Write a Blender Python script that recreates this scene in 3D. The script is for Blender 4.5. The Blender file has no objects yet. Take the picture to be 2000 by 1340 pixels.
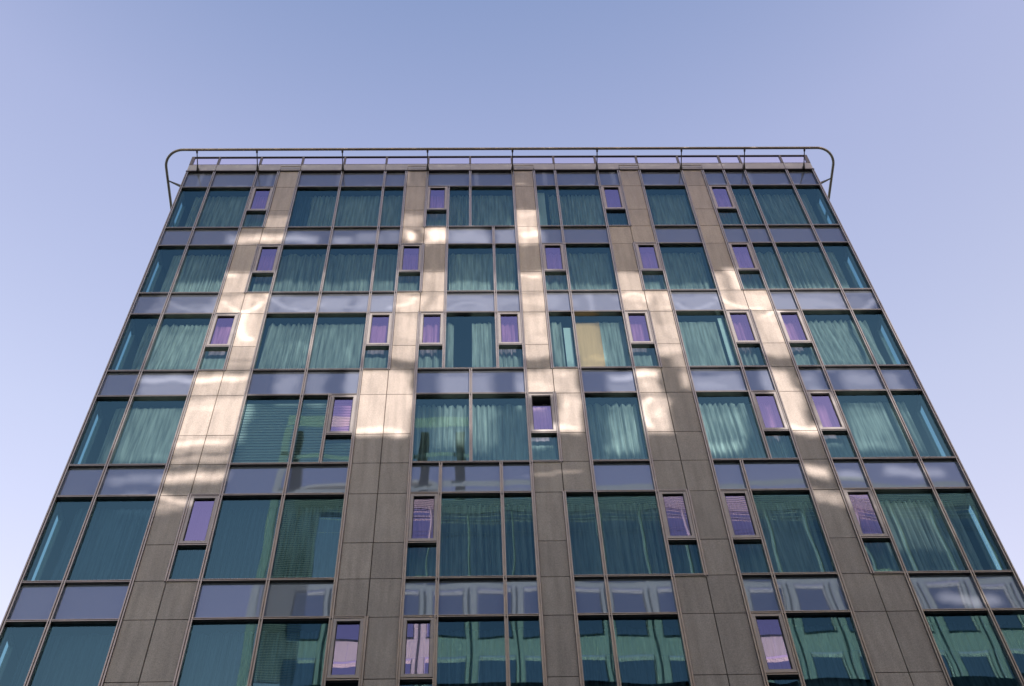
import bpy, math, random
import numpy as np
from mathutils import Matrix, Vector
R = math.radians
SC = bpy.context.scene
random.seed(7)

# ------------------------------------------------------------------ camera
cd = bpy.data.cameras.new("camera"); cam = bpy.data.objects.new("camera", cd)
SC.collection.objects.link(cam); SC.camera = cam
CM = Matrix(((0.9996263941603285, 0.006713352393109813, -0.026495339168720083),
             (-0.007986292117100623, -0.8553246284093439, -0.518030886313392),
             (-0.02613984001940185, 0.5180489464674781, -0.8549514593400587)))
FWD = CM @ Vector((0, 0, -1)); UPV = CM @ Vector((0, 1, 0)); RGT = CM @ Vector((1, 0, 0))
cam.matrix_world = Matrix.Translation((7.54564, -15.62963, 1.6)) @ CM.to_4x4()
cd.sensor_fit = 'HORIZONTAL'; cd.sensor_width = 36.0; cd.lens = 50.0
cd.clip_start = 0.1; cd.clip_end = 6000

# ------------------------------------------------------------------ light and exposure
SUN_EL, SUN_AZ = 14.0, 15.0          # low in front of the facade, a little to the right
sd = Vector((math.sin(R(SUN_AZ))*math.cos(R(SUN_EL)), -math.cos(R(SUN_AZ))*math.cos(R(SUN_EL)), math.sin(R(SUN_EL))))
w = bpy.data.worlds.new("World"); SC.world = w; w.use_nodes = True
nt = w.node_tree; nt.nodes.clear()
sky = nt.nodes.new('ShaderNodeTexSky'); sky.sky_type = 'NISHITA'; sky.sun_disc = False
sky.sun_elevation = R(SUN_EL); sky.sun_rotation = R(180 - SUN_AZ)
sky.air_density = 1.0; sky.dust_density = 2.5; sky.ozone_density = 1.0; sky.altitude = 100
tint = nt.nodes.new('ShaderNodeMixRGB'); tint.blend_type = 'MULTIPLY'; tint.inputs[0].default_value = 1
# sky tint: low sky dimmed to cut ambient light, paler midway, deeper blue overhead
wtc = nt.nodes.new('ShaderNodeTexCoord'); wsx = nt.nodes.new('ShaderNodeSeparateXYZ'); wrp = nt.nodes.new('ShaderNodeValToRGB')
nt.links.new(wtc.outputs['Generated'], wsx.inputs[0]); nt.links.new(wsx.outputs[2], wrp.inputs[0])
els = wrp.color_ramp.elements
els[0].position = .50; els[0].color = (.40, .43, .41, 1)
els[1].position = 1.0; els[1].color = (.34, .34, .40, 1)
e_ = els.new(.90); e_.color = (.80, .585, .56, 1)
e_ = els.new(.80); e_.color = (.98, .68, .58, 1)
e_ = els.new(.953); e_.color = (.55, .46, .485, 1)
e_ = els.new(.68); e_.color = (1.12, .72, .575, 1)
gn = nt.nodes.new('ShaderNodeMixRGB'); gn.blend_type = 'MULTIPLY'; gn.inputs[0].default_value = 1; gn.inputs[2].default_value = (2.2, 2.2, 2.2, 1)
nt.links.new(wrp.outputs[0], gn.inputs[1]); nt.links.new(gn.outputs[0], tint.inputs[2])
bg = nt.nodes.new('ShaderNodeBackground'); bg.inputs[1].default_value = 0.108
wo = nt.nodes.new('ShaderNodeOutputWorld')
nt.links.new(sky.outputs[0], tint.inputs[1]); nt.links.new(tint.outputs[0], bg.inputs[0]); nt.links.new(bg.outputs[0], wo.inputs[0])
sl = bpy.data.lights.new("sun", 'SUN'); sl.energy = 5.0; sl.angle = R(0.33); sl.color = (1.0, 0.895, 0.815)
so = bpy.data.objects.new("sun", sl); SC.collection.objects.link(so)
so.rotation_euler = sd.to_track_quat('Z', 'Y').to_euler(); so.location = (20, -60, 60)
SC.view_settings.view_transform = 'Standard'; SC.view_settings.look = 'None'
SC.view_settings.exposure = 2.0; SC.view_settings.gamma = 1.0
SC.cycles.use_denoising = True; SC.cycles.max_bounces = 10; SC.cycles.transparent_max_bounces = 16
SC.cycles.glossy_bounces = 5; SC.cycles.diffuse_bounces = 3
SC.cycles.caustics_reflective = False; SC.cycles.caustics_refractive = False
SC.cycles.sample_clamp_indirect = 4.0

# ------------------------------------------------------------------ materials
def new_mat(name):
    m = bpy.data.materials.new(name); m.use_nodes = True
    n = m.node_tree.nodes; n.clear()
    o = n.new('ShaderNodeOutputMaterial')
    return m, n, m.node_tree.links, o
def principled(name, col, rough=.5, metal=0., noise=0., nscale=3., bump=0., bscale=60., tone=False, spec=.5, speckle=0., stain=0.):
    m, n, l, o = new_mat(name)
    p = n.new('ShaderNodeBsdfPrincipled'); l.new(p.outputs[0], o.inputs[0])
    p.inputs['Roughness'].default_value = rough; p.inputs['Metallic'].default_value = metal
    p.inputs['Specular IOR Level'].default_value = spec
    tc = n.new('ShaderNodeTexCoord'); cur = n.new('ShaderNodeRGB').outputs[0]; cur.default_value = (*col, 1)
    def mul(fac_socket, lo, hi, fmin=.3, fmax=.7):
        nonlocal cur
        mr = n.new('ShaderNodeMapRange'); mr.inputs[1].default_value = fmin; mr.inputs[2].default_value = fmax
        mr.inputs[3].default_value = lo; mr.inputs[4].default_value = hi
        l.new(fac_socket, mr.inputs[0])
        mx = n.new('ShaderNodeMixRGB'); mx.blend_type = 'MULTIPLY'; mx.inputs[0].default_value = 1
        l.new(cur, mx.inputs[1]); l.new(mr.outputs[0], mx.inputs[2]); cur = mx.outputs[0]
    if noise:
        t = n.new('ShaderNodeTexNoise'); t.inputs['Scale'].default_value = nscale; t.inputs['Detail'].default_value = 6
        l.new(tc.outputs['Object'], t.inputs['Vector']); mul(t.outputs[0], 1-noise, 1+noise)
    if speckle:
        t = n.new('ShaderNodeTexNoise'); t.inputs['Scale'].default_value = 75; t.inputs['Detail'].default_value = 3
        l.new(tc.outputs['Object'], t.inputs['Vector']); mul(t.outputs[0], 1-speckle, 1+speckle)
    if stain:
        mp = n.new('ShaderNodeMapping'); mp.inputs['Scale'].default_value = (3.2, 1, .35)
        t = n.new('ShaderNodeTexNoise'); t.inputs['Scale'].default_value = 2.2; t.inputs['Detail'].default_value = 5
        l.new(tc.outputs['Object'], mp.inputs[0]); l.new(mp.outputs[0], t.inputs['Vector']); mul(t.outputs[0], 1-stain, 1+stain*.4, .35, .6)
    if tone:
        a = n.new('ShaderNodeAttribute'); a.attribute_name = 'tone'; mul(a.outputs['Fac'], 0, 2, 0, 2)
    l.new(cur, p.inputs['Base Color'])
    if bump:
        t = n.new('ShaderNodeTexNoise'); t.inputs['Scale'].default_value = bscale; t.inputs['Detail'].default_value = 4
        l.new(tc.outputs['Object'], t.inputs['Vector'])
        b = n.new('ShaderNodeBump'); b.inputs['Strength'].default_value = bump; b.inputs['Distance'].default_value = .01
        l.new(t.outputs[0], b.inputs['Height']); l.new(b.outputs[0], p.inputs['Normal'])
    return m
def glass(name, trans, refl, fac, amp=.002):
    m, n, l, o = new_mat(name)
    tr = n.new('ShaderNodeBsdfTransparent'); tr.inputs[0].default_value = (*trans, 1)
    gl = n.new('ShaderNodeBsdfGlossy'); gl.inputs['Roughness'].default_value = 0.0; gl.inputs[0].default_value = (*refl, 1)
    mx = n.new('ShaderNodeMixShader'); mx.inputs[0].default_value = fac
    l.new(tr.outputs[0], mx.inputs[1]); l.new(gl.outputs[0], mx.inputs[2]); l.new(mx.outputs[0], o.inputs[0])
    return m
def opaque_glass(name, col, refl, fac, amp=.0012, tone=False):
    m, n, l, o = new_mat(name)
    df = n.new('ShaderNodeBsdfDiffuse'); df.inputs[0].default_value = (*col, 1)
    if tone:
        a = n.new('ShaderNodeAttribute'); a.attribute_name = 'tone'
        mm = n.new('ShaderNodeMixRGB'); mm.blend_type = 'MULTIPLY'; mm.inputs[0].default_value = 1
        mm.inputs[1].default_value = (*col, 1); l.new(a.outputs['Fac'], mm.inputs[2]); l.new(mm.outputs[0], df.inputs[0])
    gl = n.new('ShaderNodeBsdfGlossy'); gl.inputs['Roughness'].default_value = 0.02; gl.inputs[0].default_value = (*refl, 1)
    mx = n.new('ShaderNodeMixShader'); mx.inputs[0].default_value = fac
    l.new(df.outputs[0], mx.inputs[1]); l.new(gl.outputs[0], mx.inputs[2]); l.new(mx.outputs[0], o.inputs[0])
    return m
def cloth(name, col, transl=.18, weave=.08, streak=.25):
    m, n, l, o = new_mat(name)
    tc = n.new('ShaderNodeTexCoord')
    mp = n.new('ShaderNodeMapping'); mp.inputs['Scale'].default_value = (9, 9, .5)
    t = n.new('ShaderNodeTexNoise'); t.inputs['Scale'].default_value = 2; t.inputs['Detail'].default_value = 4
    l.new(tc.outputs['Object'], mp.inputs[0]); l.new(mp.outputs[0], t.inputs['Vector'])
    mr = n.new('ShaderNodeMapRange'); mr.inputs[1].default_value = .3; mr.inputs[2].default_value = .7
    mr.inputs[3].default_value = 1-streak; mr.inputs[4].default_value = 1+streak*.5; l.new(t.outputs[0], mr.inputs[0])  # upright streaks in the cloth colour, deepening the shading of curtain folds
    mm = n.new('ShaderNodeMixRGB'); mm.blend_type = 'MULTIPLY'; mm.inputs[0].default_value = 1; mm.inputs[1].default_value = (*col, 1)
    l.new(mr.outputs[0], mm.inputs[2])
    a = n.new('ShaderNodeAttribute'); a.attribute_name = 'tone'
    m2 = n.new('ShaderNodeMixRGB'); m2.blend_type = 'MULTIPLY'; m2.inputs[0].default_value = 1
    l.new(mm.outputs[0], m2.inputs[1]); l.new(a.outputs['Fac'], m2.inputs[2]); mm = m2
    d = n.new('ShaderNodeBsdfDiffuse'); l.new(mm.outputs[0], d.inputs[0])
    s = n.new('ShaderNodeBsdfTranslucent'); l.new(mm.outputs[0], s.inputs[0])
    mx = n.new('ShaderNodeMixShader'); mx.inputs[0].default_value = transl
    l.new(d.outputs[0], mx.inputs[1]); l.new(s.outputs[0], mx.inputs[2]); l.new(mx.outputs[0], o.inputs[0])
    return m
def tinted(name, t):
    m, n, l, o = new_mat(name)
    tr = n.new('ShaderNodeBsdfTransparent'); tr.inputs[0].default_value = (t, t, t, 1); l.new(tr.outputs[0], o.inputs[0])
    return m

M = dict(
    stone=principled('granite_cladding', (.27, .233, .209), .5, noise=.06, nscale=1.5, bump=.2, bscale=120, tone=True, speckle=.26, stain=.16),
    joint=principled('joint_sealant', (.07, .05, .04), .8, noise=.2, nscale=4),
    metal=principled('anodised_aluminium', (.235, .222, .212), .26, metal=.6, noise=.08, nscale=6),
    sashm=principled('sash_aluminium', (.24, .225, .22), .4, metal=.45, noise=.05, nscale=6),
    gasket=principled('gasket', (.02, .018, .02), .6),
    spandrel=opaque_glass('blue_enamelled_glass', (.112, .124, .155), (.25, .38, .66), .19, tone=True),
    pane=glass('teal_glass', (.43, .555, .58), (.16, .40, .54), .165),
    sash=glass('violet_coated_glass', (.58, .45, .58), (.35, .36, .68), .36, .0006),
    side=glass('corner_glass', (.50, .80, .84), (.4, .8, .8), .15),
    strip=glass('pink_tinted_glass', (.93, .84, .90), (.9, .8, .9), .12),
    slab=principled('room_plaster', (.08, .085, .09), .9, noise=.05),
    wall=principled('side_render', (.22, .2, .19), .8, noise=.1, nscale=1.5),
    parapet=principled('parapet_metal', (.25, .245, .24), .45, metal=.35, noise=.1, nscale=2),
    rail=principled('painted_steel', (.30, .25, .21), .4, metal=.35, noise=.15, nscale=5),
    darksteel=principled('dark_steel', (.07, .06, .06), .5, metal=.3),
    curtain=cloth('cream_voile', (.64, .62, .56), streak=.5),
    curtain_b=cloth('grey_voile', (.12, .16, .22), streak=.6),
    gold=cloth('gold_blind', (.92, .46, .22), .2, streak=.1),
    white=principled('white_board', (.75, .78, .74), .6),
    blind=principled('blind_slats', (.62, .62, .56), .6),
    asphalt=principled('asphalt', (.055, .055, .058), .9, noise=.2, nscale=.5, bump=.4, bscale=20),
    opp_clad=cloth('backlit_stone_skin', (.78, .66, .52), .36, streak=.06),  # translucent, so sun from behind imitates a sunlit stone front
    opp_wall=principled('grey_wall', (.16, .145, .13), .85, noise=.1, nscale=.6),
    louvre=principled('louvre_metal', (.36, .31, .26), .5, metal=.2),
    louvre_t=cloth('backlit_louvre_skin', (.74, .60, .46), .42, streak=.05),  # lets sun through from behind, so slats seem sunlit
    louvre_back=cloth('louvre_lining', (.30, .24, .19), .4, streak=.05),
    opp_glass=opaque_glass('grey_blue_glass', (.16, .15, .16), (.98, .92, .92), .8, .001),
)

# ------------------------------------------------------------------ mesh helpers
class MB:
    def __init__(s): s.v = []; s.f = []; s.t = []; s.mi = []
    def quad(s, a, b, c, d, t=1., mi=0):
        i = len(s.v); s.v += [a, b, c, d]; s.f.append((i, i+1, i+2, i+3)); s.t.append(t); s.mi.append(mi)
    def box(s, x0, x1, y0, y1, z0, z1, t=1., mi=0):
        i = len(s.v)
        s.v += [(x0,y0,z0),(x1,y0,z0),(x1,y1,z0),(x0,y1,z0),(x0,y0,z1),(x1,y0,z1),(x1,y1,z1),(x0,y1,z1)]
        for q in ((0,3,2,1),(4,5,6,7),(0,1,5,4),(1,2,6,5),(2,3,7,6),(3,0,4,7)):
            s.f.append(tuple(i+k for k in q)); s.t.append(t); s.mi.append(mi)
    def sheet(s, x0, x1, y0, y1, z0, z1): s.quad((x0,y1,z0),(x1,y1,z0),(x1,y1,z1),(x0,y1,z1))
    def tube(s, pts, r, n=10, caps=True, r1=None):
        pts = [Vector(p) for p in pts]; rings = []; i0 = len(s.v)
        for k, p in enumerate(pts):
            d = (pts[min(k+1, len(pts)-1)] - pts[max(k-1, 0)]).normalized()
            a = d.orthogonal() if abs(d.z) > .95 else d.cross(Vector((0,0,1)))
            a.normalize(); b = d.cross(a)
            rr = r if r1 is None else r + (r1-r)*k/(len(pts)-1)
            for j in range(n):
                an = 2*math.pi*j/n; s.v.append(tuple(p + a*math.cos(an)*rr + b*math.sin(an)*rr))
        for k in range(len(pts)-1):
            for j in range(n):
                a = i0+k*n+j; b = i0+k*n+(j+1)%n
                s.f.append((a, b, b+n, a+n)); s.t.append(1.); s.mi.append(0)
        if caps:
            s.f.append(tuple(i0+j for j in range(n))[::-1]); s.f.append(tuple(i0+(len(pts)-1)*n+j for j in range(n)))
            s.t += [1., 1.]; s.mi += [0, 0]
    def build(s, name, mats, parent=None, smooth=False):
        me = bpy.data.meshes.new(name); me.from_pydata(s.v, [], s.f)
        for m in (mats if isinstance(mats, (list, tuple)) else [mats]): me.materials.append(m)
        at = me.attributes.new('tone', 'FLOAT', 'FACE'); at.data.foreach_set('value', s.t)
        me.polygons.foreach_set('material_index', s.mi)
        if smooth: me.polygons.foreach_set('use_smooth', [True]*len(s.f))
        me.update()
        o = bpy.data.objects.new(name, me); SC.collection.objects.link(o)
        if parent is not None: o.parent = parent
        return o
def pane_quad(mb, a, b, y, z0, z1, bow=.0007):
    """a sheet of glass, slightly bowed and rippled, never quite true"""
    j = [random.uniform(-.002, .002) for _ in range(3)]
    c = random.uniform(-1, 1)*bow + bow*.5; p1, p2 = random.uniform(0, 6.28), random.uniform(0, 6.28)
    nx = max(5, int((b-a)/.09)); nz = max(6, int((z1-z0)/.11)); i0 = len(mb.v)
    for k in range(nz+1):
        for i in range(nx+1):
            u, v = i/nx, k/nz; x = a+(b-a)*u; z = z0+(z1-z0)*v
            d = j[0] + j[1]*u + j[2]*v - c*16*u*(1-u)*v*(1-v) + .00022*math.sin(x*5.1+p1+z*1.3)*math.sin(z*3.7+p2)
            mb.v.append((x, y+d, z))
    for k in range(nz):
        for i in range(nx):
            q = i0+k*(nx+1)+i; mb.f.append((q, q+1, q+nx+2, q+nx+1)); mb.t.append(1.); mb.mi.append(0)
def empty(name, loc=(0,0,0)):
    o = bpy.data.objects.new(name, None); SC.collection.objects.link(o); o.location = loc; return o
def tag(o, label, cat, group=None):
    o['label'] = label; o['category'] = cat
    if group: o['group'] = group
    return o

# ------------------------------------------------------------------ ground
g = MB(); g.quad((-1500,-1500,0),(1500,-1500,0),(1500,1500,0),(-1500,1500,0)); gr = g.build('ground', M['asphalt']); gr['kind'] = 'structure'
g = MB(); g.box(-30, 60, -3.0, -.15, 0.004, .13); pv = g.build('pavement', principled('paving', (.22,.21,.2), .85, noise=.1, nscale=2)); pv['kind'] = 'structure'

# ------------------------------------------------------------------ the grid of the facade
U, E0 = .56, 1.3344
W = (27 + 2*E0)*U
def X(k):
    return 0. if k == 'L' else W if k == 'R' else (E0 + k)*U
FH, B1, WT, SPL = 3.259, 32.868, 2.32, .94
NF = 10                                     # storeys built, the top seven of them in view
def bz(r): return B1 - r*FH
# window bands, top storey first.  G fixed pane, V opening sash over a small pane, P stone, B pane with a slatted blind
WIN = [
 "G:L-0 G:0-2 V:2-3 P:3-4 G:4-6 G:6-8 G:8-9 P:9-10 V:10-11 G:11-12 G:12-14 P:14-15 G:15-16 G:16-18 V:18-19 P:19-20 G:20-22 P:22-23 V:23-24 G:24-25 G:25-27 G:27-R",
 "G:L-0 G:0-2 P:2-3 V:3-4 G:4-6 G:6-8 G:8-9 V:9-10 P:10-11 G:11-13 G:13-14 P:14-15 V:15-16 G:16-18 P:18-19 V:19-20 G:20-22 P:22-23 V:23-24 G:24-25 G:25-27 G:27-R",
 "G:L-0 G:0-2 V:2-3 P:3-4 G:4-6 G:6-8 V:8-9 P:9-10 V:10-11 G:11-13 V:13-14 P:14-15 G:15-16 G:16-18 V:18-19 P:19-20 G:20-22 V:22-23 P:23-24 V:24-25 G:25-27 G:27-R",
 "G:L-0 G:0-2 P:2-3 P:3-4 G:4-6 G:6-7 V:7-8 P:8-9 P:9-10 G:10-12 G:12-14 V:14-15 P:15-16 G:16-18 P:18-19 P:19-20 G:20-22 V:22-23 P:23-24 V:24-25 G:25-27 G:27-R",
 "G:L-0 G:0-2 P:2-3 V:3-4 G:4-6 G:6-8 P:8-9 P:9-10 V:10-11 G:11-13 G:13-14 P:14-15 G:15-16 G:16-18 V:18-19 P:19-20 V:20-21 G:21-23 P:23-24 V:24-25 G:25-27 G:27-R",
 "G:L-0 G:0-2 P:2-3 P:3-4 G:4-6 G:6-8 V:8-9 P:9-10 V:10-11 G:11-13 G:13-14 P:14-15 G:15-16 G:16-18 P:18-19 P:19-20 V:20-21 G:21-23 P:23-24 P:24-25 G:25-27 G:27-R"]
# bands between the windows (0 is above the top storey).  S blue glass, P stone
SPN = [
 "S:L-0 S:0-2 S:2-3 P:3-4 S:4-6 S:6-8 S:8-9 P:9-10 S:10-12 S:12-14 P:14-15 S:15-16 S:16-18 S:18-19 P:19-20 S:20-22 P:22-23 S:23-24 S:24-25 S:25-27 S:27-R",
 "S:L-0 S:0-2 P:2-3 P:3-4 S:4-6 S:6-8 S:8-9 P:9-10 P:10-11 S:11-13 S:13-14 P:14-15 S:15-16 S:16-18 P:18-19 P:19-20 S:20-22 P:22-23 S:23-24 S:24-25 S:25-27 S:27-R",
 "S:L-0 S:0-2 P:2-3 P:3-4 S:4-6 S:6-8 S:8-9 P:9-10 P:10-11 S:11-13 S:13-14 P:14-15 S:15-16 S:16-18 P:18-19 P:19-20 S:20-22 P:22-23 P:23-24 S:24-25 S:25-27 S:27-R",
 "S:L-0 S:0-2 P:2-3 P:3-4 S:4-6 S:6-8 P:8-9 P:9-10 S:10-12 S:12-14 P:14-15 P:15-16 S:16-18 P:18-19 P:19-20 S:20-22 S:22-23 P:23-24 S:24-25 S:25-27 S:27-R",
 "S:L-0 S:0-2 P:2-3 P:3-4 S:4-6 S:6-8 P:8-9 P:9-10 S:10-11 S:11-13 S:13-14 P:14-15 P:15-16 S:16-18 P:18-19 P:19-20 S:20-21 S:21-23 P:23-24 S:24-25 S:25-27 S:27-R",
 "S:L-0 S:0-2 P:2-3 P:3-4 S:4-6 S:6-8 P:8-9 P:9-10 S:10-11 S:11-13 S:13-14 P:14-15 S:15-16 S:16-18 P:18-19 P:19-20 S:20-21 S:21-23 P:23-24 P:24-25 S:25-27 S:27-R"]
WIN += [WIN[3], WIN[4], WIN[5], WIN[4]]; SPN += [SPN[4], SPN[3], SPN[5], SPN[4]]
def parse(s):
    out = []
    for c in s.split():
        k, r = c.split(':'); a, b = r.split('-')
        out.append((k, a if a == 'L' else int(a), b if b == 'R' else int(b)))
    return out
def runs(cells):
    """neighbouring cells that are all stone or all glass"""
    out = []
    for c in cells:
        st = c[0] == 'P'
        if out and out[-1][0] == st: out[-1][1].append(c)
        else: out.append((st, [c]))
    return out

bld = empty('office_building', (W/2, 0, 0)); bld.location = (0, 0, 0)
tag(bld, 'tall block of teal windows, blue glass bands and beige stone under a roof rail', 'building')

MW = .031                                   # half width of a mullion
def mull(mb, x, z0, z1, hw=MW):             # two ribs with a groove between them
    mb.box(x-hw, x+hw, -.012, .07, z0, z1)
    mb.box(x-hw, x-hw*.32, -.048, -.008, z0, z1); mb.box(x+hw*.32, x+hw, -.048, -.008, z0, z1)
def trans(mb, x0, x1, z, hh=.024):
    mb.box(x0, x1, -.009, .068, z-hh, z+hh)
    mb.box(x0, x1, -.040, -.006, z-hh, z-hh*.35); mb.box(x0, x1, -.040, -.006, z+hh*.35, z+hh)
def stone_run(cells, z0, z1, split):
    mb = MB(); J = .008
    x0, x1 = X(cells[0][1]), X(cells[-1][2])
    mb.box(x0+MW+.002, x1-MW-.002, .008, .05, z0, z1, mi=1)
    for n, (_, a, b) in enumerate(cells):
        xa = X(a) + (MW+.006 if n == 0 else J); xb = X(b) - (MW+.006 if n == len(cells)-1 else J)
        zs = [z0, z0+SPL, z1] if split else [z0, z1]
        for p, q in zip(zs[:-1], zs[1:]):
            t = random.uniform(.88, 1.09); dy = random.uniform(-.0015, .0015)
            mb.box(xa, xb, -.022+dy, .006, p+J, q-J, t)
            # slim metal edge strips at the stone's sides
    return mb.build('stone_cladding', [M['stone'], M['joint']], bld)

ORD = ['leftmost', 'second', 'third', 'fourth', 'fifth', 'sixth', 'seventh', 'eighth', 'ninth']
ROWN = ['top window row', 'second window row from the top', 'third window row from the top', 'fourth window row from the top',
        'fifth window row from the top', 'lowest window row in view']
bays = []                                   # (row, x0, x1, cells)
for r in range(NF):
    zb = bz(r); zt = zb + WT
    if zb < 1.5: break
    for st, cells in runs(parse(WIN[r])):
        x0, x1 = X(cells[0][1]), X(cells[-1][2])
        if st:
            stone_run(cells, zb, zt, True); continue
        fr = MB()
        trans(fr, x0+MW, x1-MW, zb); trans(fr, x0+MW, x1-MW, zt)
        xs = [x0] + [X(c[2]) for c in cells]
        for x in xs:
            xx = min(max(x, MW), W-MW)
            mull(fr, xx, zb-.028, zt+.028)
        for c in cells:
            if c[0] == 'V': trans(fr, X(c[1])+MW, X(c[2])-MW, zb+SPL, .03)
        wo_ = fr.build('window', M['metal'], bld)
        for c in cells:
            a, b = X(c[1])+MW, X(c[2])-MW
            if c[1] == 'L': a = 2*MW
            if c[2] == 'R': b = W-2*MW
            if c[0] != 'V':
                p = MB(); pane_quad(p, a, b, .02, zb+.024, zt-.024); p.build('pane', M['pane'], wo_, True)
                k = MB()
            else:
                p = MB(); pane_quad(p, a, b, .02, zb+.024, zb+SPL-.03); p.build('pane', M['pane'], wo_, True)
                s0, s1, f = zb+SPL+.034, zt-.032, .058
                s = MB()
                s.box(a+.004, a+f, -.034, .03, s0, s1); s.box(b-f, b-.004, -.034, .03, s0, s1)
                s.box(a+f, b-f, -.032, .028, s0, s0+f); s.box(a+f, b-f, -.032, .028, s1-f, s1)
                s.box(a+f, a+f+.012, -.012, .02, s0+f, s1-f, mi=1); s.box(b-f-.012, b-f, -.012, .02, s0+f, s1-f, mi=1)
                s.box(a+f+.012, b-f-.012, -.012, .02, s1-f-.014, s1-f, mi=1); s.box(a+f+.012, b-f-.012, -.012, .02, s0+f, s0+f+.012, mi=1)
                s.build('sash', [M['sashm'], M['gasket']], wo_)
                if (r, c[1]) == (3, 14):     # this one stands open: its upper part shows the dark room
                    z_o = s0+f + (s1-s0-2*f)*.72
                    p = MB(); p.quad((a+f,.005,s0+f),(b-f,.005,s0+f),(b-f,.005,z_o),(a+f,.005,z_o)); p.build('sash_pane', M['sash'], wo_, True)
                else:
                    p = MB(); pane_quad(p, a+f, b-f, .005, s0+f, s1-f); p.build('sash_pane', M['sash'], wo_, True)
        bays.append((r, x0, x1, cells))
for r in range(NF+1):
    if r == 0: z0, z1 = bz(0)+WT, bz(0)+WT+.96
    else: z0, z1 = bz(r)+WT, bz(r-1)
    if z0 < 3: break
    for st, cells in runs(parse(SPN[min(r, len(SPN)-1)])):
        x0, x1 = X(cells[0][1]), X(cells[-1][2])
        if st: stone_run(cells, z0, z1, False); continue
        s_ = empty('spandrel_band', (0, 0, 0)); s_.parent = bld
        for x in [x0] + [X(c[2]) for c in cells]:
            fr = MB(); mull(fr, min(max(x, MW), W-MW), z0+.0285, z1-.0285); fr.build('mullion', M['metal'], s_)
        
        for c in cells:
            a, b = X(c[1])+MW, X(c[2])-MW
            if c[1] == 'L': a = 2*MW
            if c[2] == 'R': b = W-2*MW
            p = MB(); pane_quad(p, a, b, .012, z0+.0285, z1-.0285, .0004); p.t = [random.uniform(.93, 1.06)]*len(p.f); p.build('spandrel_panel', M['spandrel'], s_, True)

# floors, roof, back and side walls
TOP = bz(0)+WT+.96
for r in range(NF+1):
    z0 = bz(r)+WT+.02 if r <= NF-1 else 0.3
    z1 = (bz(r-1)-.02) if r > 0 else TOP-.03
    if z0 < 3.: break
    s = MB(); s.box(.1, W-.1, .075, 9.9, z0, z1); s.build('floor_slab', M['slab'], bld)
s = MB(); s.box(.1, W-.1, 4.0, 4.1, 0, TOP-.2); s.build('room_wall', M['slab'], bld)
s = MB(); s.box(0, W, 10, 10.2, 0, TOP); s.build('rear_wall', M['wall'], bld)
s = MB()
for sx in (0, 1):
    xa, xb = (0., .09) if sx == 0 else (W-.09, W)
    s.box(xa, xb, 1.3, 9.99, 0, TOP-.002)
    for r in range(NF):
        zb = bz(r)
        if zb < 0: break
        s.box(xa, xb, .08, 1.3, zb-(FH-WT)+.002, zb-.002)          # solid band at each floor
        s.box(xa, xb, .08, .20, zb, zb+WT)                          # corner post
        s.box(xa, xb, .50, 1.3, zb, zb+WT)
    s.box(xa, xb, .08, 1.3, bz(0)+WT+.002, TOP-.004)
s.build('side_wall', M['wall'], bld)
for sx in (0, 1):
    xa = .045 if sx == 0 else W-.045
    for r in range(NF-1):
        zb = bz(r); p = MB(); p.quad((xa,.2,zb),(xa,.50,zb),(xa,.50,zb+WT),(xa,.2,zb+WT)); p.build('corner_pane', M['side'], bld)
s = MB(); s.box(0, W, 0, .3, 0, 3.0); s.build('ground_storey_wall', M['wall'], bld)
s = MB(); s.box(.1, W-.1, 1.0, 9.9, TOP-.1, TOP+.1); s.build('roof', M['wall'], bld)

# parapet band, pink glass strip with its bars, small brackets
PK_ = [0,2,4,6,8,10,12,14,16,18,20,22,24,25,27]
p = MB(); xs = [0.]+[X(k) for k in PK_]+[W]
p.box(-.01, W+.01, -.055, .12, TOP+.0, TOP+.035, mi=1)
for a, b in zip(xs[:-1], xs[1:]): p.box(a+.006, b-.006, -.035, .12, TOP+.036, TOP+.42, random.uniform(.95, 1.05))
p.box(-.01, W+.01, .0, .1, TOP+.1, TOP+.4, mi=1)
p.build('parapet', [M['parapet'], M['darksteel']], bld)
b = MB(); z0, z1 = TOP+.42, TOP+.99
b.box(0, W, -.03, .03, z0+.001, z0+.045); b.box(0, W, -.025, .025, z1-.035, z1)
for k, x in enumerate(xs):
    xx = min(max(x, .04), W-.04); h_ = .04 if k in (0, len(xs)-1) else .026
    b.box(xx-h_, xx+h_, -.034, .034, z0+.046, z1-.036)
bal = b.build('glass_balustrade', M['darksteel'], bld)
for a, c in zip(xs[:-1], xs[1:]):
    p = MB(); p.quad((a+.02,0,z0+.04),(c-.02,0,z0+.04),(c-.02,0,z1-.03),(a+.02,0,z1-.03)); p.build('balustrade_pane', M['strip'], bal)
for k in (3, 9, 14, 19, 22):
    b = MB(); xa, xb = X(k)+.03, X(k+1)-.0
    b.tube([(xa,-.03,TOP+.05),(xa,-.075,TOP+.05),(xa,-.075,TOP+.21),(xb,-.075,TOP+.21),(xb,-.075,TOP+.05),(xb,-.03,TOP+.05)], .011, 6)
    b.build('roof_bracket', M['rail'], bld)

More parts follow.
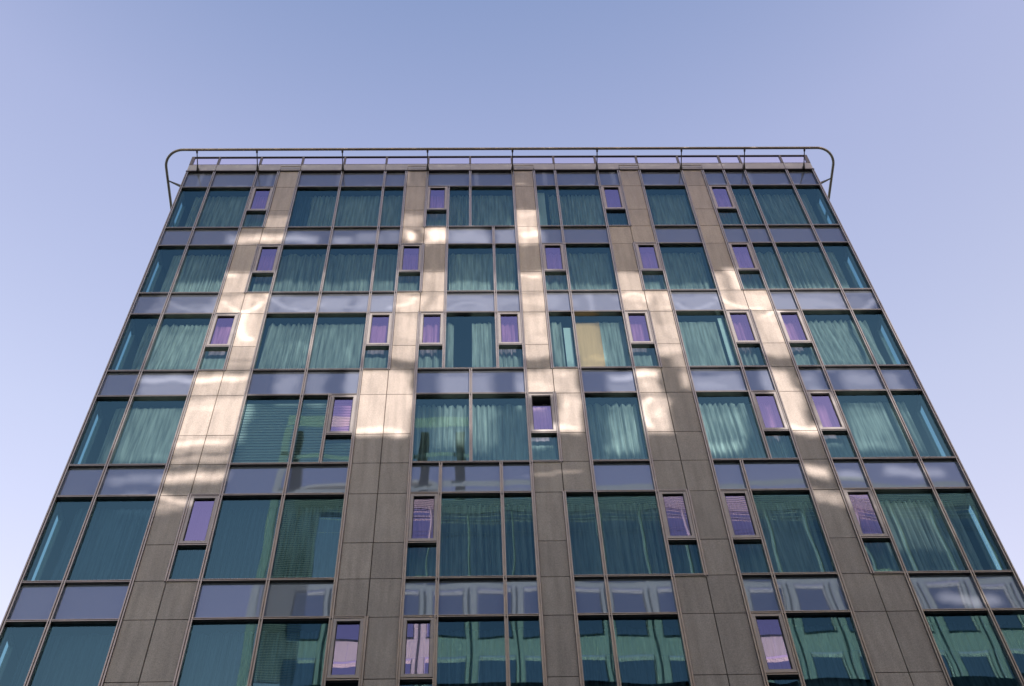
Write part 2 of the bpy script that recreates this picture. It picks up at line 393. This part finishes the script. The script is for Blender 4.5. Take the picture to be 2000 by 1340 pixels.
# rail round the roof edge on raking rods
RZ, RD, RC = TOP+.22, .56, .5
pts = [(-RD, 9.0, RZ)]
for i in range(13):
    a = math.pi/2*i/12
    pts.append((-RD+RC-RC*math.cos(a), -RD+RC-RC*math.sin(a), RZ))
for i in range(13):
    a = math.pi/2*i/12
    pts.append((W+RD-RC+RC*math.sin(a), -RD+RC-RC*math.cos(a), RZ))
pts.append((W+RD, 9.0, RZ))
rb = MB(); rb.tube(pts, .036, 14); rail = rb.build('roof_rail', M['rail'], bld, smooth=True)
for x in [.30, X(2), X(6), X(10), X(14), X(18), X(22), X(25), W-.27]:
    r_ = MB()
    top = Vector((x, -RD, RZ)); bot = Vector((x, -.05, TOP+.02))
    r_.tube([top, top.lerp(bot, .17)], .026, 8); r_.tube([top.lerp(bot, .15), top.lerp(bot, .72)], .014, 8)
    r_.tube([top.lerp(bot, .70), bot], .014, 8, r1=.04); r_.box(x-.03, x+.03, -.07, -.03, TOP+.0, TOP+.12)
    r_.build('rail_rod', M['darksteel'], rail)
for sx in (0, 1):
    for y in (.32, 2.4, 4.6, 6.8):
        r_ = MB(); xo, xi = (-RD, 0.0) if sx == 0 else (W+RD, W)
        r_.tube([(xo, y, RZ), (xi, y, TOP-.28)], .016, 8, r1=.045); r_.build('rail_rod', M['darksteel'], rail)

# ------------------------------------------------------------------ curtains and what stands behind the panes
def curtain_mesh(x0, x1, zb, zt, seed, y0=.215, amp=.07, slant=0., droop=.03, per=.13, gather=0.):
    rnd = random.Random(seed); mb = MB(); per *= rnd.uniform(.8, 1.35)
    n = max(6, int((x1-x0)/.011)); m = 9
    ph = [rnd.uniform(0, 6.28) for _ in range(6)]
    idx = []
    for j in range(m+1):
        fz = j/m; row = []
        for i in range(n+1):
            fx = i/n; x = x0+(x1-x0)*fx
            xs_ = x + slant*(1-fz)*(.35+.65*math.sin(x*1.3+ph[3])**2)
            k = 2*math.pi/per
            warp = .55*math.sin(x*2.1+ph[0]) + .35*math.sin(x*5.3+ph[1])
            a = amp*(.55+.45*math.sin(x*1.7+ph[2]))*(1.15-.35*fz)
            y = y0 + a*(.9-1.5*abs(math.sin(k*xs_*.5+warp*4+ph[4]))**.8) + .4*a*abs(math.sin(k*xs_*.83+ph[5]+warp*2))
            zt_ = zt - droop*(.5+.5*math.sin(k*x*.5+warp*4+ph[4])) if j == m else zt
            z = zb + (zt_-zb)*fz
            gx = x + gather*(1-fz)*((x0+x1)/2-x) 
            row.append(len(mb.v)); mb.v.append((gx, y, z))
        idx.append(row)
    for j in range(m):
        for i in range(n):
            mb.f.append((idx[j][i], idx[j][i+1], idx[j+1][i+1], idx[j+1][i])); mb.t.append(1.); mb.mi.append(0)
    tn = rnd.uniform(.62, 1.15); mb.t = [tn]*len(mb.f)
    return mb
# what is hung in each bay: list of (from, to, kind, slant) in units of the grid; default is the bay's full width
SPECIAL = {
 (0,4): [(4.05,4.75,'b',0),(4.7,8.95,'c',.02)], (0,10): [(10.05,10.95,'c',0),(11,13.93,'c',.02)],
 (0,15): [(15.04,15.42,'w',0),(15.6,18.0,'c',.05),(18.05,18.9,'b',0)], (0,20): [(20.25,21.95,'c',.05)],
 (2,10): [(10.05,11.35,'c',0),(12.05,13.9,'c',-.03)], (2,15): [(15.05,15.55,'c',0),(15.6,15.9,'w',0),(16.08,17.05,'g',0),(17.05,19.,'c',-.06)],
 (2,20): [(20.1,21.65,'c',.06),(21.72,21.9,'w',0),(22.05,22.85,'c',0)],
 (3,4): [(4.05,7.9,'s',0)],
 (5,4): [(4.1,7.6,'b',.02)], (5,10): [(10.2,13.95,'b',.0)], (5,15): [(15.1,17.9,'b',0)],
}
LOOKS = ['softly pleated', 'evenly pleated', 'loosely hanging', 'tightly gathered', 'long', 'finely folded', 'plain', 'slanting', 'straight hanging']
done = 0
byrow = {}
for b_ in bays: byrow.setdefault(b_[0], []).append(b_)
def where(r, i, n):
    place = 'leftmost' if i == 0 else 'rightmost' if i == n-1 else ORD[i]
    return place, ROWN[r]
SLANTS = {(2,'L'): .30, (2,24): -.25, (0,'L'): .10, (0,23): -.12, (1,15): -.1, (3,20): -.05, (2,4): .10, (2,8): 0}
for r in range(6):
    bs = byrow[r]
    for i, (_, x0, x1, cells) in enumerate(bs):
        key = (r, cells[0][1]); place, rown = where(r, i, len(bs))
        zb, zt = bz(r)-.02, bz(r)+WT-.02
        items = SPECIAL.get(key)
        if items is None or len(items[0]) == 4 and items[0][1] == 'c' and not isinstance(items[0][0], int) and key == (0,'L'):
            a = x0+.06 if cells[0][1] != 'L' else .40
            b = x1-.06 if cells[-1][2] != 'R' else W-.40
            kind = 'b' if (r == 4 and x0 < 4) or r == 5 else 'c'
            items = [((a/U)-E0, (b/U)-E0, kind, SLANTS.get(key, random.uniform(-.03, .03)))]
        for j, (a, b, kind, sl_) in enumerate(items):
            xa, xb = X(a) if a != 'L' else 0, X(b); sd_ = r*100+i*10+j
            side = '' if len(items) == 1 else (', left part', ', right part')[min(j, 1)] if len(items) == 2 else (', left end', ', second from left', ', third from left', ', right end')[j if j < len(items)-1 else 3] if len(items) > 1 else ''
            if kind in 'cb':
                o = curtain_mesh(xa, xb, zb, zt-.015, sd_, slant=sl_, droop=.05 if r > 1 else .03).build('curtain', M['curtain' if kind == 'c' else 'curtain_b'], smooth=True)
                tag(o, f"{'cream' if kind == 'c' else 'grey'} curtain in {place} glazed bay of {rown}{side}", 'curtain', 'curtains behind the windows')
            elif kind == 'w':
                q = MB(); q.box(xa, xb, .13, .15, zb, zb+(1.9 if r == 2 and a < 20 else 2.28)); o = q.build('white_board', M['white'])
                tag(o, f"pale board in {place} glazed bay of {rown}{side}", 'board')
            elif kind == 'g':
                q = curtain_mesh(xa, xb, zb, zt-.01, sd_, amp=.02, per=.3); o = q.build('gold_blind', M['gold'], smooth=True)
                tag(o, f"gold coloured flat blind, the only yellow one, in {rown}", 'blind')
            elif kind == 's':
                q = MB(); z = zb
                while z < zt-.02:
                    q.quad((xa,.13,z+.05),(xb,.13,z+.05),(xb,.145,z),(xa,.145,z)); z += .092
                o = q.build('slatted_blind', M['blind']); tag(o, f"horizontal slatted blind in {place} glazed bay of {rown}", 'blind')

# ------------------------------------------------------------------ the building across the street
YO = -22.0
opp = empty('opposite_building', (0, 0, 0))
tag(opp, 'pale stone and louvre building across the street, seen only as reflections in the glass', 'building')
XL, XR, ZR = -1.3, 36.0, 51.15
SH = (22/math.cos(R(SUN_AZ)))*math.sin(R(SUN_AZ)); SZ = 22/math.cos(R(SUN_AZ))*math.tan(R(SUN_EL))
# unseen mask added to shape the sun: panes set to cast facade light patches
PR= [(2.45, 3.04, 32.87, 33.46, 0.3), (1.58, 3.73, 32.08, 32.51, 0.55), (1.95, 3.54, 32.16, 32.4, 0.9), (4.1, 4.55, 32.09, 32.44, 0.5), (4.65, 5.36, 32.05, 32.54, 0.3), (5.38, 5.75, 32.05, 32.73, 0.25), (5.82, 6.35, 32.83, 33.57, 0.22), (5.87, 6.07, 32.18, 32.67, 1.0), (6.36, 6.91, 32.01, 32.83, 0.75), (6.93, 7.88, 32.0, 32.77, 0.5), (8.05, 8.56, 32.05, 32.76, 0.45), (8.54, 9.22, 31.93, 33.89, 0.5), (8.61, 9.17, 33.37, 33.66, 0.75), (8.58, 9.17, 32.2, 32.64, 0.95), (0.74, 6.37, 29.59, 30.55, 0.42), (1.66, 2.14, 30.4, 30.62, 0.85), (6.61, 9.46, 29.53, 30.5, 0.45), (6.37, 6.57, 29.55, 30.62, 0.5), (9.05, 13.26, 29.5, 30.41, 0.45), (13.39, 13.69, 29.47, 30.54, 0.7), (13.67, 16.48, 29.45, 30.27, 0.38), (1.64, 15.82, 28.65, 29.52, 0.5), (0.45, 1.64, 28.74, 29.62, 0.22), (15.82, 16.33, 28.56, 29.44, 0.25), (0.72, 16.71, 26.77, 28.65, 0.42), (0.93, 5.15, 26.41, 26.85, 0.3), (6.52, 8.43, 26.35, 26.79, 0.3), (9.49, 10.45, 26.32, 26.86, 0.3), (11.73, 13.11, 26.28, 26.82, 0.3), (14.62, 15.8, 26.25, 26.89, 0.25), (5.06, 5.83, 27.22, 28.69, 0.5), (5.83, 6.71, 27.11, 28.68, 0.5), (8.58, 9.23, 26.97, 28.65, 0.5), (11.57, 12.01, 27.25, 28.61, 0.5), (13.79, 14.4, 27.32, 28.58, 0.55), (3.35, 4.0, 27.04, 28.1, 0.55), (9.78, 10.38, 26.75, 28.63, 0.9), (2.19, 2.85, 27.26, 29.0, 0.6), (0.79, 3.01, 25.9, 26.17, 0.9), (0.86, 3.06, 25.39, 25.9, 0.42), (3.55, 4.09, 25.37, 26.3, 0.35), (4.17, 4.58, 25.36, 26.29, 0.3), (4.96, 6.28, 24.03, 26.28, 0.55), (5.21, 6.25, 24.02, 24.27, 1.0), (1.75, 3.11, 23.94, 25.39, 0.55), (1.89, 2.99, 23.7, 23.95, 0.85), (1.84, 3.02, 23.5, 23.67, 0.25), (1.9, 3.04, 23.18, 23.36, 0.35), (0.7, 1.85, 23.58, 25.41, 0.4), (1.0, 1.86, 23.58, 23.88, 0.6), (6.83, 7.96, 24.0, 26.25, 0.36), (8.39, 9.67, 25.3, 26.23, 0.5), (9.18, 9.64, 24.04, 25.29, 0.55), (9.19, 9.35, 24.74, 25.07, 1.0), (8.7, 9.6, 24.01, 24.25, 0.95), (7.47, 7.92, 23.79, 25.24, 0.32), (10.3, 11.35, 25.91, 26.19, 0.9), (10.26, 11.29, 25.23, 25.91, 0.45), (10.17, 10.89, 23.82, 25.24, 0.5), (10.86, 11.4, 23.96, 25.23, 0.62), (11.78, 11.97, 25.52, 26.17, 0.4), (11.95, 13.09, 25.21, 26.12, 0.42), (12.02, 12.93, 24.19, 25.21, 0.45), (12.05, 12.8, 23.79, 24.13, 0.85), (13.41, 14.01, 23.98, 26.16, 0.55), (13.51, 14.26, 23.97, 24.22, 1.0), (14.26, 14.71, 23.97, 25.22, 0.5), (14.25, 14.59, 25.29, 26.16, 0.35), (15.09, 15.82, 25.28, 26.14, 0.35), (15.96, 16.24, 25.27, 26.13, 0.3), (14.96, 15.87, 23.75, 25.17, 0.5), (15.05, 15.72, 23.75, 24.02, 0.8), (15.91, 16.29, 23.74, 25.16, 0.35), (1.67, 2.99, 22.61, 22.84, 0.55), (0.8, 1.68, 22.55, 22.78, 0.28), (1.87, 2.47, 21.74, 22.09, 0.25), (1.1, 1.79, 21.94, 22.24, 0.15), (13.6, 14.02, 22.59, 22.84, 0.85), (14.2, 14.68, 22.55, 22.77, 0.5), (15.12, 16.19, 22.56, 22.78, 0.55), (13.61, 14.3, 21.79, 22.12, 0.28), (15.22, 16.18, 19.06, 19.25, 0.55), (14.09, 14.65, 21.66, 21.99, 0.2), (14.73, 15.91, 20.78, 22.02, 0.18), (8.41, 9.45, 22.65, 22.74, 0.12)]
PC= [(3.19, 3.31, 28.67, 29.5, 0.25), (4.75, 4.89, 28.7, 30.27, 0.2), (6.44, 6.61, 28.61, 30.17, 0.2), (7.88, 8.05, 32.0, 32.82, 0.2), (9.44, 9.67, 28.91, 29.51, 0.4), (11.43, 11.68, 28.0, 29.4, 0.3), (13.14, 13.35, 28.87, 30.17, 0.3), (11.33, 11.68, 23.94, 26.19, 0.0), (3.03, 3.47, 25.37, 26.31, 0.0), (4.59, 4.92, 25.35, 26.13, 0.0), (6.32, 6.82, 25.33, 26.26, 0.0), (7.97, 8.39, 25.31, 26.24, 0.0), (9.64, 10.21, 23.96, 26.22, 0.0), (13.02, 13.4, 23.92, 26.17, 0.0), (16.26, 16.6, 28.56, 29.29, 0.2), (10.09, 10.21, 28.63, 29.37, 0.5)]
PK= [([(2.01, 29.19), (2.49, 28.73), (2.85, 29.18)], 0.045, 0.9), ([(2.5, 28.73), (2.55, 27.89), (2.76, 27.59)], 0.078, 1.0), ([(2.9, 29.5), (3.41, 28.99), (3.92, 28.8), (4.29, 29.2)], 0.034, 0.7), ([(4.29, 29.2), (4.88, 28.97), (5.2, 29.19)], 0.034, 0.6), ([(5.67, 28.96), (6.06, 29.05), (6.2, 29.32)], 0.057, 0.85), ([(7.03, 28.94), (7.42, 29.17), (7.76, 28.98)], 0.034, 0.65), ([(10.86, 29.31), (11.22, 29.47), (11.38, 29.07)], 0.034, 0.7), ([(12.05, 29.11), (12.37, 28.79), (12.87, 29.1)], 0.034, 0.75), ([(13.0, 29.33), (13.38, 28.86), (13.94, 28.79)], 0.035, 0.85), ([(10.13, 29.48), (10.16, 28.68)], 0.058, 0.65), ([(14.82, 29.19), (15.18, 28.73), (15.83, 29.07)], 0.035, 0.55), ([(15.67, 28.84), (16.09, 28.69), (16.49, 29.17)], 0.034, 0.55), ([(0.78, 29.25), (1.41, 28.87), (1.65, 29.1)], 0.034, 0.45), ([(11.02, 25.16), (10.83, 24.72), (10.92, 24.22)], 0.061, 1.0), ([(3.86, 27.88), (4.06, 27.49), (4.03, 27.04)], 0.077, 0.75), ([(4.86, 27.65), (5.01, 27.02)], 0.076, 0.6), ([(13.93, 28.41), (14.3, 28.58), (14.41, 27.96)], 0.045, 0.9), ([(1.82, 22.16), (2.17, 22.0), (2.47, 21.92)], 0.027, 0.6), ([(3.25, 29.92), (3.76, 30.01), (4.23, 29.91)], 0.035, 0.5), ([(9.86, 28.02), (9.95, 26.96), (10.2, 26.75)], 0.055, 0.9), ([(8.6, 30.35), (9.12, 30.24)], 0.035, 0.7), ([(6.9, 30.12), (8.41, 29.96)], 0.035, 0.4)]

CS = .08; GU0, GU1, GV0, GV1 = -.6, W+.6, 17.6, 33.84
nu, nv = int((GU1-GU0)/CS), int((GV1-GV0)/CS)
uu = GU0+(np.arange(nu)+.5)*CS; vv = GV0+(np.arange(nv)+.5)*CS
A, B = np.meshgrid(uu, vv)
rng = np.random.RandomState(3)
def soft(x, a, b, s): return 1/(1+np.exp(-(x-a)/s)) * 1/(1+np.exp((x-b)/s))
rip = np.zeros_like(A)
for k in range(26):
    fx, fz = rng.normal(0, 2.2), rng.normal(0, 4.5); rip += np.sin(A*fx+B*fz+rng.uniform(0, 6.3))
rip /= 26**.5
img = np.zeros_like(A)
wob = .05*np.sin(A*3.1+1)+.04*np.sin(A*7.3)
wob2 = .05*np.sin(B*2.7)+.03*np.sin(B*6.1+2)
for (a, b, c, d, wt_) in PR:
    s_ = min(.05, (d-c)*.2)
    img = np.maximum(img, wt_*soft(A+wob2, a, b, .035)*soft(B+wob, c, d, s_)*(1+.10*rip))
for (a, b, c, d, wt_) in PC:
    mk = soft(A+wob2, a, b, .03)*soft(B+wob, c, d, .04); img = img*(1-mk)+np.minimum(img, wt_)*mk
for pts_, rad, wt_ in PK:
    # smooth curve through the points
    P_ = np.array(pts_); tt = np.linspace(0, 1, 40); n_ = len(P_)
    ts = np.linspace(0, 1, n_); 
    if n_ == 3:
        cx = np.outer((1-tt)*(1-2*tt), P_[0])+np.outer(4*tt*(1-tt), P_[1])+np.outer(tt*(2*tt-1), P_[2])
    else: cx = np.stack([np.interp(tt, ts, P_[:, 0]), np.interp(tt, ts, P_[:, 1])], 1)
    dm = np.full_like(A, 9.)
    for q in cx: dm = np.minimum(dm, np.hypot(A-q[0], B-q[1]))
    img = np.maximum(img, min(1.2, wt_*1.1)*np.exp(-(dm/max(rad*1.6, .085))**2))
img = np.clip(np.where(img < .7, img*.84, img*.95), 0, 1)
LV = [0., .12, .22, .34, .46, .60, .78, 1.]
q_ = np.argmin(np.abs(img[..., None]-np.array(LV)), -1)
used = np.zeros_like(q_, bool); gz = MB()
for j in range(nv):
    i = 0
    while i < nu:
        if used[j, i]: i += 1; continue
        L_ = q_[j, i]; e = i+1
        while e < nu and q_[j, e] == L_ and not used[j, e]: e += 1
        t_ = j+1
        while t_ < nv and (q_[t_, i:e] == L_).all() and not used[t_, i:e].any(): t_ += 1
        used[j:t_, i:e] = True
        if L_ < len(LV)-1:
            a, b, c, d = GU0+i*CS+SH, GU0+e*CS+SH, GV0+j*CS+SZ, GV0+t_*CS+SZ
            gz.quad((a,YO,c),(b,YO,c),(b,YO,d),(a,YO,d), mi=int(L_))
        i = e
gz.build('light_mask', [M['opp_wall']]+[tinted('light_mask_pane', v) for v in LV[1:-1]], opp)
s = MB(); ga, gb, gc, gd = GU0+SH, GU0+nu*CS+SH, GV0+SZ, GV0+nv*CS+SZ
s.box(XL, ga, YO-.15, YO+.15, 0, 39.53); s.box(gb, XR, YO-.15, YO+.15, 0, 39.53)
s.box(ga, gb, YO-.15, YO+.15, 0, gc); s.box(ga, gb, YO-.15, YO+.15, gd, 39.53)
s.build('wall', M['opp_wall'], opp)
# upper storeys: stone frame and louvres as sheets backlit to look sunlit, glazing
s = MB(); x = .9
while x < XR-.3:
    x1_ = min(x+1.8, XR)
    s.box(x-.5, x+.79, YO-.09, YO-.04, 39.53, 41.04); s.box(x-.5, x+.79, YO-.09, YO-.04, 42.02, 44.95)
    s.box(x+.95, x+1.05, YO-.085, YO-.045, 39.53, 44.95)  # strip added behind the pier joint to stop sun leaking through
    s.box(x+1.05, x+2.75, YO-.09, YO-.04, 45.31, 49.29)
    s.box(x+1.05, x+2.75, YO-.09, YO-.04, 49.37, 49.78)
    x += 1.8
s.build('upper_glazing', M['opp_glass'], opp)
for z0, z1, y in ((44.88, 45.3, .10), (41.0, 42.1, .10)):
    s = MB(); x = .9
    while x < XR-.1:
        s.sheet(x+.004, min(x+1.8, XR)-.004, YO-.03, YO+y, z0, z1); x += 1.8
    s.build('stone_band', M['opp_clad'], opp)
for z0, z1 in ((39.55, 40.99), (42.11, 44.87)):
    x = 1.62
    while x < XR-.4:
        s = MB(); s.sheet(x, x+.27, YO-.03, YO+.09, z0, z1); s.sheet(x+.29, x+.56, YO-.03, YO+.09, z0, z1)
        s.build('stone_pier', M['opp_clad'], opp); x += 1.8
s = MB()
for z in (49.3, 48.4): s.sheet(.92, XR, YO-.03, YO+.05, z, z+(.06 if z > 49 else .03))
x = 1.9
while x < XR: s.sheet(x-.05, x+.05, YO-.03, YO+.07, 45.31, 49.78); x += 1.8
s.build('window_bar', M['opp_clad'], opp)
s = MB(); z = 49.82
while z < ZR-.1: s.sheet(-.9, XR, YO-.06, YO+.08, z, z+.065); z += .13
z = 39.95
while z < 49.75: s.sheet(-.9, .88, YO-.06, YO+.08, z, z+.065); z += .13
s.build('louvre', M['louvre_t'], opp)
s = MB(); z = 39.95
while z < ZR-.2:                                            # added dark strips, so gaps look shaded while sun still reaches the slats
    s.box(-.9, XR if z > 49.7 else .85, YO-.21, YO-.19, z+.12, z+.185); z += .13
s.build('louvre_gap_strips', M['opp_wall'], opp)
s = MB(); s.sheet(XL, -.92, YO-.1, YO+.14, 39.54, ZR); s.sheet(XL, XR, YO-.2, YO+.2, ZR, ZR+.4); s.build('edge_trim', M['opp_clad'], opp)
# open frame on its roof
s = MB(); s.sheet(-1.2, 7.3, YO-.2, YO+.2, 56.1, 56.95); s.sheet(-1.2, 7.3, YO-.1, YO+.1, 53.75, 54.05); s.sheet(-1.25, -.9, YO-.15, YO+.15, ZR+.4, 56.1)
s.sheet(2.0, 2.25, YO+.25, YO+.4, ZR+.4, 56.0); s.build('roof_frame', M['opp_clad'], opp)
for x in (-.5, 2.9, 5.1, 6.9):
    s = MB(); s.box(x-.22, x+.22, YO-.5, YO-.1, ZR+.4, 56.1); s.build('frame_post', M['darksteel'], opp)
for xc in (1.2, 4.2):
    s = MB(); n = 14
    for k in range(n):
        a0, a1 = math.pi*k/n, math.pi*(k+1)/n
        p0 = (xc-1.7*math.cos(a0), 51.8+.7*math.sin(a0)); p1 = (xc-1.7*math.cos(a1), 51.8+.7*math.sin(a1))
        s.quad((p0[0],YO-1.9,p0[1]),(p1[0],YO-1.9,p1[1]),(p1[0],YO-.3,p1[1]),(p0[0],YO-.3,p0[1])); s.quad((p0[0],YO-.3,p0[1]),(p1[0],YO-.3,p1[1]),(p1[0],YO-.3,p1[1]+.2),(p0[0],YO-.3,p0[1]+.2))
    s.build('roof_canopy', M['louvre_t'], opp)
